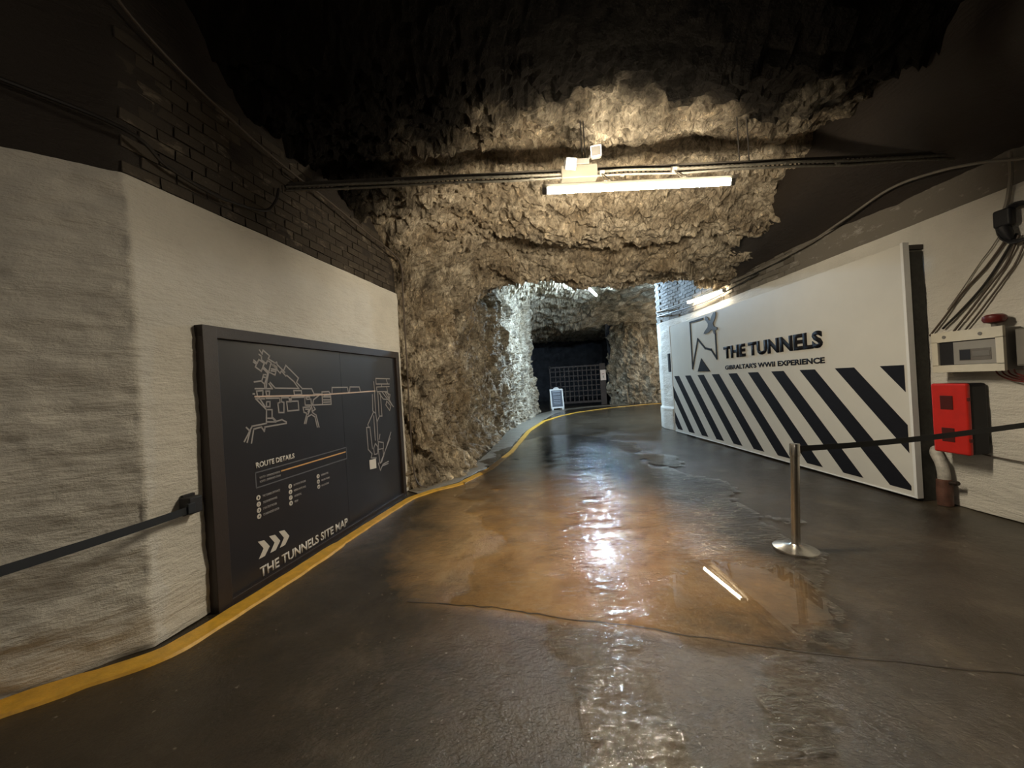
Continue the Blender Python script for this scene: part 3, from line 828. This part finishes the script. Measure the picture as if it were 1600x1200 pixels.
# twin emergency spotlight with its box
tw = thing('emergency_light', 'pale emergency light box with two small square lamp heads on the conduits', 'light', (.80, 3.855, 3.61))
MB().box(-.185, .175, -.05, .06, -.055, .075).build('battery_box', plain('dimmed_cream', (.12, .108, .085), .5), tw, bevel=.008)  # pale box darkened in its colour to offset glare from the nearby tube
MB().box(-.06, .10, -.045, .05, .075, .14).build('top_housing', M_GREYM, tw, bevel=.01)
for cx, cz, rz, nm in ((-.10, .075, .25, 1), (.165, .175, -.2, 2)):
    MB().tube([(cx * .4, 0, .12), (cx * .9, -.02, cz + .02)], .014, 8).build('swivel_arm', M_GREYM, tw)
    hd = MB().box(-.052, .052, -.030, .040, -.052, .052).build('lamp_head', M_GREYM, tw, bevel=.018)
    hd.location = (cx, -.06, cz); hd.rotation_euler = (.45 if nm == 1 else .1, 0, rz)
    rm = MB()
    for a, b, c, d in ((-.052, .052, -.052, -.043), (-.052, .052, .043, .052), (-.052, -.043, -.052, .052), (.043, .052, -.052, .052)):
        rm.box(a, b, -.038, -.030, c, d)
    rm.build('lamp_rim', M_WPLAST, hd)
    MB().box(-.043, .043, -.034, -.0305, -.043, .043).build('lens', M_LENS, hd)

# ------------------------------------------------------------ conduits across the roof
y0 = 3.85
tr = thing('cable_tray', 'perforated dark steel cable tray running across the roof', 'cable tray', (-2.13, y0, 3.667))
TL = 6.75
dz = -.08 / TL
MB().quadbar((0, .03, .035), (TL, .03, .035 + dz * TL), .006, .03).build('rail', M_TRAY, tr)
MB().quadbar((0, .03, -.03), (TL, .03, -.03 + dz * TL), .006, .022).build('rail', M_TRAY, tr)
MB().quadbar((0, .040, .048), (TL, .040, .048 + dz * TL), .02, .005).build('lip', M_TRAY, tr)
wb = MB()
for k in range(int(TL / .045)):
    x = k * .045
    wb.box(x, x + .016, .027, .033, -.022 + dz * x, .024 + dz * x)
tag(wb.build('web', M_TRAY, tr), kind='stuff')
for i, (dy, dzz, r, lab) in enumerate(((-.012, -.018, .014, 'upper grey conduit strapped under the perforated cable tray'), (-.02, -.062, .012, 'lower thin pale conduit carrying the tube light'))):
    c = thing('conduit', lab, 'conduit', (-2.13, y0 + dy, 3.667 + dzz))
    MB().tube([(k * TL / 12, math.sin(k * 1.9 + i) * .006, dz * TL * k / 12 + math.sin(k * 2.3 + i) * .008) for k in range(13)], r, 8).build('pipe', M_GALV, c, smooth=True)
    for x in ((.6, 1.7, 2.45, 3.35, 4.4, 5.5) if i else (1.1, 2.9, 3.9, 5.0)):
        MB().tube([(x - .02, 0, dz * x), (x + .02, 0, dz * x)], r * 1.5, 8).build('coupling', M_GALV, c)
for x, top, lb in ((.85, 4.5, 'thin roof rod just behind the emergency light, the first of a close pair'), (.88, 4.5, 'thin roof rod beside the emergency light, the second of a close pair'), (2.44, 4.5, 'dark thin rod holding the tray past the far end of the bright tube'), (2.54, 4.5, 'dark thin rod holding the tray, furthest towards the striped board')):
    r_ = MB().tube([(x, 3.90, 3.66), (x, 3.90, top)], .006, 6).build('hanging_rod', M_CABLED, loc=(x, 3.90, 3.66))
    tag(r_, lb, 'rod')

# ------------------------------------------------------------ cables
def smooth_pts(pts, k=6):
    P = [Vector(p) for p in pts]
    P = [P[0] * 2 - P[1]] + P + [P[-1] * 2 - P[-2]]
    out = []
    for i in range(1, len(P) - 2):
        for j in range(k):
            t = j / k
            a, b, c, d = P[i - 1], P[i], P[i + 1], P[i + 2]
            out.append(.5 * ((2 * b) + (c - a) * t + (2 * a - 5 * b + 4 * c - d) * t * t + (3 * b - a - 3 * c + d) * t ** 3))
    out.append(P[-2])
    return out
def cable(name, label, cat, pts, r, mat, k=6, group=None):
    q = smooth_pts(pts, k)
    o = MB().tube(q, r, 7).build(name, mat, smooth=True, loc=tuple(q[0]))
    return tag(o, label, cat, group)
cable('cable', 'thin cable along the top of the dark bricks dropping beside the rock wall', 'cable',
      [(-2.38, 2.30, 4.25), (-2.35, 2.54, 4.10), (-2.27, 2.94, 3.96), (-2.10, 3.63, 3.80), (-1.95, 4.32, 3.74), (-1.80, 5.03, 3.66), (-1.66, 5.66, 3.60), (-1.60, 5.93, 3.46), (-1.62, 6.00, 2.95), (-1.62, 6.00, 2.04), (-1.62, 5.98, .9), (-1.60, 5.95, .30), (-1.50, 5.85, .10), (-1.38, 5.85, .06)], .011, M_CABLEB)
cable('cable', 'slack dark cable looping over the left brickwork to the tray end', 'cable',
      [(-4.0, 1.05, 3.70), (-2.9, 2.00, 3.45), (-2.36, 2.42, 3.31), (-2.31, 2.68, 3.21), (-2.23, 3.04, 3.17), (-2.14, 3.45, 3.24), (-2.10, 3.58, 3.38), (-2.12, 3.68, 3.55)], .013, M_CABLED)
cable('cable', 'pale cable sweeping along the haunch above the striped board', 'cable',
      [(4.42, 11.45, 3.42), (4.40, 11.2, 3.40), (4.42, 10.6, 3.37), (4.50, 9.6, 3.35), (4.54, 8.0, 3.33), (4.54, 6.9, 3.32), (4.53, 5.85, 3.36), (4.50, 5.0, 3.46), (4.45, 4.4, 3.52), (4.46, 3.95, 3.46), (4.52, 3.6, 3.36), (4.54, 3.2, 3.20), (4.54, 2.6, 3.16)], .014, M_CABLE)
cable('cable', 'dark cable running just under the pale one around the painted corner', 'cable',
      [(4.42, 11.45, 3.28), (4.40, 11.2, 3.26), (4.42, 10.6, 3.23), (4.50, 9.7, 3.20), (4.54, 8.6, 3.17), (4.54, 7.6, 3.22), (4.54, 6.9, 3.27)], .014, M_CABLED)
fan = [((4.57, 3.45, 2.66), (4.57, 3.85, 2.20), (4.57, 4.18, 1.80), M_CABLEB, .010, 'outermost of the brown cables fanning from the coil to the meter box'),
       ((4.57, 3.42, 2.62), (4.57, 3.70, 2.20), (4.57, 4.05, 1.86), M_CABLED, .011, 'dark cable fanning from the coil, second from the striped board'),
       ((4.56, 3.40, 2.60), (4.56, 3.62, 2.22), (4.57, 3.95, 1.82), M_CABLEB, .010, 'middle brown cable fanning from the coil to the meter box'),
       ((4.57, 3.36, 2.55), (4.57, 3.52, 2.25), (4.57, 3.85, 1.82), M_CABLEB, .008, 'slack brown cable fanning from the coil, nearest the red beacon'),
       ((4.575, 3.48, 2.75), (4.575, 3.70, 2.45), (4.575, 4.00, 2.05), M_CABLE, .005, 'hair-thin grey wire crossing the wall above the meter box')]
for a, b, c, m, r, lb in fan:
    mid1 = tuple((p + q) / 2 + random.uniform(-.01, .01) for p, q in zip(a, b)); mid1 = (4.57, mid1[1], mid1[2] - .03)
    cable('cable', lb, 'cable', [a, mid1, b, ((b[0]), (b[1] + c[1]) / 2 + .01, (b[2] + c[2]) / 2 - .02), c], r, m)
cable('conduit', 'pale vertical conduit dropping to the black cable coil', 'conduit', [(4.55, 3.42, 3.35), (4.56, 3.43, 3.15), (4.56, 3.46, 2.95), (4.56, 3.50, 2.82)], .016, M_CABLE)
cable('wire', 'thin wire stretched across the wall below the red box', 'cable', [(4.585, 4.15, .60), (4.585, 3.9, .59), (4.58, 3.6, .57), (4.58, 3.2, .56), (4.58, 2.6, .56)], .006, M_CABLEB)
for i in range(4):
    cable('cable', 'red wire looping under the meter box, %s' % ('outermost loop', 'second loop', 'third loop', 'innermost loop')[i], 'cable',
          [(4.50, 3.58 - .045 * i, 1.42), (4.52, 3.56 - .04 * i, 1.36 + .004 * i), (4.54, 3.48 - .035 * i, 1.31 + .010 * i), (4.55, 3.38 - .02 * i, 1.295 + .014 * i), (4.56, 3.25, 1.31 + .014 * i), (4.56, 3.1, 1.36)], .006, M_DKRED)
# green and buff wires hanging behind the board edge
for i in range(3):
    cable('cable', 'frayed buff wire behind the end of the striped board, %s' % ('closest to it', 'in the middle', 'closest to the red box')[i], 'cable',
          [(4.56, 4.14 - .02 * i, 1.18), (4.54, 4.15 - .03 * i, 1.05), (4.55, 4.10 - .03 * i, .92), (4.56, 4.12 - .03 * i, .80)], .006, M_CABLE)

cl = thing('cable_coil', 'black coil of cable hung high on the right wall', 'cable', (4.56, 3.42, 2.70))
for k in range(4):
    pts = [(-.02 - .012 * k, math.cos(t * PI / 10) * (.12 + .006 * k) - .05, math.sin(t * PI / 10) * (.15 + .008 * k)) for t in range(21)]
    MB().tube(pts, .009, 6, caps=False).build('loop', M_BPLAST, cl, smooth=True)
MB().box(-.07, .0, -.02, .11, .0, .16).build('clamp', M_BPLAST, cl, bevel=.02)
MB().tube([(-.045, .05, .0), (-.04, .03, -.07), (-.03, .01, -.13)], [.045, .04, .016], 10).build('bundle_neck', M_BPLAST, cl, smooth=True)

# ------------------------------------------------------------ meter box, beacon, red box, pipe (right wall)
eb = thing('meter_box', 'cream and grey meter box with a clear window on the right wall', 'electrical box', (4.42, 4.02, 1.41), -PI / 2)
# local x runs to the viewer's right (world -y), local -y faces the tunnel
MB().box(.0, .58, .012, .17, .0, .385).build('body', M_GREYM, eb, bevel=.006)
fr = MB()
for a in ((0, .585, .30, .40), (0, .585, -.005, .065), (0, .055, .06, .305), (.53, .585, .06, .305)):
    fr.box(a[0], a[1], -.012, .014, a[2], a[3])
fr.build('front_frame', M_CREAM, eb)
MB().box(.055, .53, .008, .014, .06, .305).build('recess', M_BPLAST, eb)
MB().box(.185, .528, -.002, .010, .068, .29).build('dial_plate', M_GLASS, eb, bevel=.003)
MB().box(.235, .49, -.006, .0, .105, .215).build('display', M_LENS, eb, bevel=.003)
MB().box(.245, .33, -.009, -.004, .112, .208).build('breaker', M_BPLAST, eb)
MB().box(.345, .48, -.009, -.004, .14, .19).build('breaker', M_GREYM, eb)
for x in (.12, .42):
    MB().lathe([(.0001, 0), (.017, .0), (.017, .004), (.0001, .005)], 12).build('screw', M_GREYM, eb)
    s = bpy.data.objects[[o.name for o in eb.children][-1]] if False else COL.objects[-1]
    s.rotation_euler = (PI / 2, 0, 0); s.location = (x, -.012, .35)
pb = thing('junction_box', 'grey side box beside the meter box below the red beacon', 'electrical box', (4.49, 3.43, 1.44), -PI / 2)
MB().box(.015, .20, .0, .10, .0, .33).build('body', M_GREYM, pb, bevel=.008)
MB().box(.025, .19, -.006, .002, .012, .318).build('lid', plain('grey_lid', (.20, .19, .17), .5), pb, bevel=.003)
be = thing('beacon', 'dark red mushroom beacon standing on the meter box', 'alarm', (4.50, 3.56, 1.805))
MB().lathe([(.022, -.02), (.022, .03), (.03, .045)], 12).build('stem', M_GREYM, be, smooth=True)
MB().lathe([(.03, .04), (.065, .05), (.078, .075), (.074, .105), (.05, .122), (.001, .126)], 20).build('dome', M_DKRED, be, smooth=True)

rbx = thing('extinguisher_box', 'bright red box with black side and two square windows on the wall', 'safety box', (4.38, 4.02, .59), -PI / 2)
MB().box(.0, .315, .02, .205, .0, .70).build('body', M_BPLAST, rbx, bevel=.03)
MB().box(-.002, .317, -.012, .035, -.002, .702).build('front_cover', M_RED, rbx, bevel=.018)
for z in (.115, .44):
    MB().box(.085, .20, -.016, -.008, z, z + .14).build('window', plain('window_dark', (.07, .012, .010), .3), rbx, bevel=.004)
for z in (.13, .53):
    MB().box(.305, .325, -.006, .02, z, z + .035).build('latch', M_DKRED, rbx, bevel=.003)

pp = thing('wall_pipe', 'whitewashed bent pipe with a rusty red foot below the red box', 'pipe', (4.50, 4.06, 0))
MB().tube(smooth_pts([(.07, .12, .56), (.02, .08, .53), (.0, .02, .44), (.0, .0, .34), (.0, .0, .25)]), .05, 12).build('bend', plain('painted_pipe', (.42, .40, .36), .45, var=.35, scale=14, bmp=.006), pp, smooth=True)
MB().lathe([(.062, .0), (.064, .14), (.060, .27), (.05, .275)], 16).build('foot', plain('rusty_pipe', (.11, .05, .035), .55, var=.4, scale=12), pp, smooth=True)
MB().tube([(0, -.03, .24), (.0, -.13, .26)], .022, 8).build('outlet', M_TIMBER, pp)

# small dark plate and white stub beside the board's far end
tag(MB().box(4.30, 4.335, 10.42, 10.52, 1.62, 2.12).build('wall_plate', M_BPLAST, loc=(4.31, 10.47, 1.6)), 'narrow black plate on the painted corner behind the striped board', 'plate')
MB().box(4.27, 4.50, 10.4, 11.45, .50, .62)

# ------------------------------------------------------------ barrier post and belts
def make_post(label, loc, lean):
    t = thing('barrier_post', label, 'barrier post', loc)
    MB().lathe([(.165, .0), (.168, .008), (.165, .018), (.12, .030), (.045, .046), (.036, .055)], 40).build('base', M_STEEL, t, smooth=True)
    MB().lathe([(.034, .03), (.034, .80)], 24).build('pole', M_STEEL, t, smooth=True)
    MB().lathe([(.034, .80), (.039, .803), (.039, .895), (.036, .902), (.001, .904)], 24).build('head', M_GREYM if False else M_STEEL, t, smooth=True)
    MB().box(.028, .050, -.018, .018, .825, .885).build('belt_clip', M_BPLAST, t, bevel=.003)
    t.rotation_euler = (0, lean, 0)
    return t
post = make_post('polished steel barrier post on a round base in the wet floor', (2.32, 3.26, .0), .05)
def belt(name, label, pts, w, mat):
    q = smooth_pts(pts, 8)
    m = MB()
    for p in q:
        m.v += [(p.x, p.y, p.z - w / 2), (p.x, p.y, p.z + w / 2), (p.x, p.y + .002, p.z + w / 2), (p.x, p.y + .002, p.z - w / 2)]
    for i in range(len(q) - 1):
        for j in range(4):
            a = i * 4 + j; b = i * 4 + (j + 1) % 4
            m.f.append((a, b, b + 4, a + 4))
    m.f += [(0, 1, 2, 3), tuple(len(m.v) - k for k in (1, 2, 3, 4))]
    return tag(m.build(name, mat, loc=tuple(q[0])), label, 'barrier belt')
belt('barrier_belt', 'taut black belt from the steel post to the right wall', [(2.41, 3.262, .855), (3.0, 3.31, .850), (3.7, 3.37, .865), (4.58, 3.45, .905)], .048, M_BELT)
belt('barrier_belt', 'black belt drawn from the wall clip past the grey masonry', [(-2.275, 2.66, .815), (-2.33, 2.3, .815), (-2.40, 1.85, .825), (-2.5, 1.15, .85)], .05, M_BELT)
wc = thing('belt_cassette', 'black plastic belt cassette screwed to the whitewashed wall', 'wall clip', (-2.345, 2.70, .76), math.atan2(dl.y, dl.x))
MB().box(-.035, .055, -.085, .01, .02, .135).build('housing', M_BPLAST, wc, bevel=.008)
MB().box(-.05, .0, -.09, -.06, .03, .10).build('belt_end', M_BELT, wc, bevel=.004)
MB().box(-.02, .065, -.012, .012, .005, .15).build('back_plate', M_BPLAST, wc, bevel=.004)
make_post('steel barrier post beside the grey masonry', (-2.52, 1.10, .0), 0)

# ------------------------------------------------------------ A-board and gate deep in the tunnel
ab = thing('a_board', 'white folding pavement sign with a slate panel at the tunnel mouth', 'sign', (2.38, 20.95, 0), .12)
tilt = .16
def leaf(sign):
    r = thing('leaf', None, None)
    del r
for sgn in (1, -1):
    m = MB()
    H = 1.14
    m.box(-.36, -.295, -.02, .02, .0, H); m.box(.295, .36, -.02, .02, .0, H)
    m.box(-.30, .30, -.02, .02, .09, .17); m.box(-.30, .30, -.02, .02, H - .07, H)
    m.box(-.36, -.24, -.02, .02, .0, .12); m.box(.24, .36, -.02, .02, .0, .12)
    arch = [(-.20, H)] + [(.17 * -math.cos(t * PI / 12), H + .10 * math.sin(t * PI / 12)) for t in range(13)] + [(.20, H)]
    m.flat(arch, -.02, .04)
    lf = m.build('leaf', M_WPLAST, ab)
    lf.rotation_euler = (-tilt if sgn == 1 else tilt, 0, 0)
    lf.location = (0, -math.sin(tilt) * H if sgn == 1 else math.sin(tilt) * H, 0)
    MB().box(-.30, .30, -.010, .010, .16, H - .06).build('slate', M_CHALK, lf)
    if sgn == 1:
        MB().box(-.05, .05, -.022, -.02, H + .045, H + .065).build('handle_slot', M_GREYM, lf)
        for k, (z, w) in enumerate(((.98, .44), (.88, .40), (.82, .38), (.70, .40), (.62, .38), (.50, .36), (.40, .40), (.32, .34))):
            MB().box(-w / 2, w / 2, -.014, -.010, z, z + (.05 if k == 0 else .028)).build('writing_line', plain('chalk', (.30, .33, .38), .7) if k == 0 else bpy.data.materials['chalk'], lf)
MB().quadbar((-.33, -.12, .5), (-.33, .12, .5), .02, .02).build('stay', M_WPLAST, ab)

gt = thing('metal_gate', 'rusty brown lattice gate across the dark far passage', 'gate', (2.22, 22.8, .0), .0)
GW = 3.30
MB().box(.03, .10, -.04, .04, .0, 2.45).build('post', M_GATE, gt)
MB().box(3.0, 3.34, -.05, .05, .0, 2.46).build('post', M_GATE, gt)
MB().box(.0, GW, -.04, .04, 2.32, 2.40).build('rail', M_GATE, gt)
MB().box(.10, 3.05, -.04, .04, .18, .30).build('rail', M_GATE, gt)
for k in range(10):
    x = .36 + k * .265
    MB().box(x, x + .055, -.025, .025, .28, 2.34).build('bar', M_GATE, gt)
for k in range(6):
    z = .58 + k * .30
    MB().box(.10, 3.02, -.03, .03, z, z + .055).build('crossbar', M_GATE, gt)
ns = thing('notice', 'small pale notice fixed to the gate post', 'notice', (5.42, 22.73, 1.45))
MB().box(-.16, .16, .0, .015, .0, .62).build('sheet', plain('paper', (.60, .50, .44), .6, var=.02), ns)
MB().flat([(math.cos(t * PI / 8) * .07, .36 + math.sin(t * PI / 8) * .045) for t in range(17)][:9], -.004).build('pictogram', M_DKRED, ns)
MB().box(-.03, .03, -.004, .0, .14, .28).build('print_mark', M_GREYM, ns)
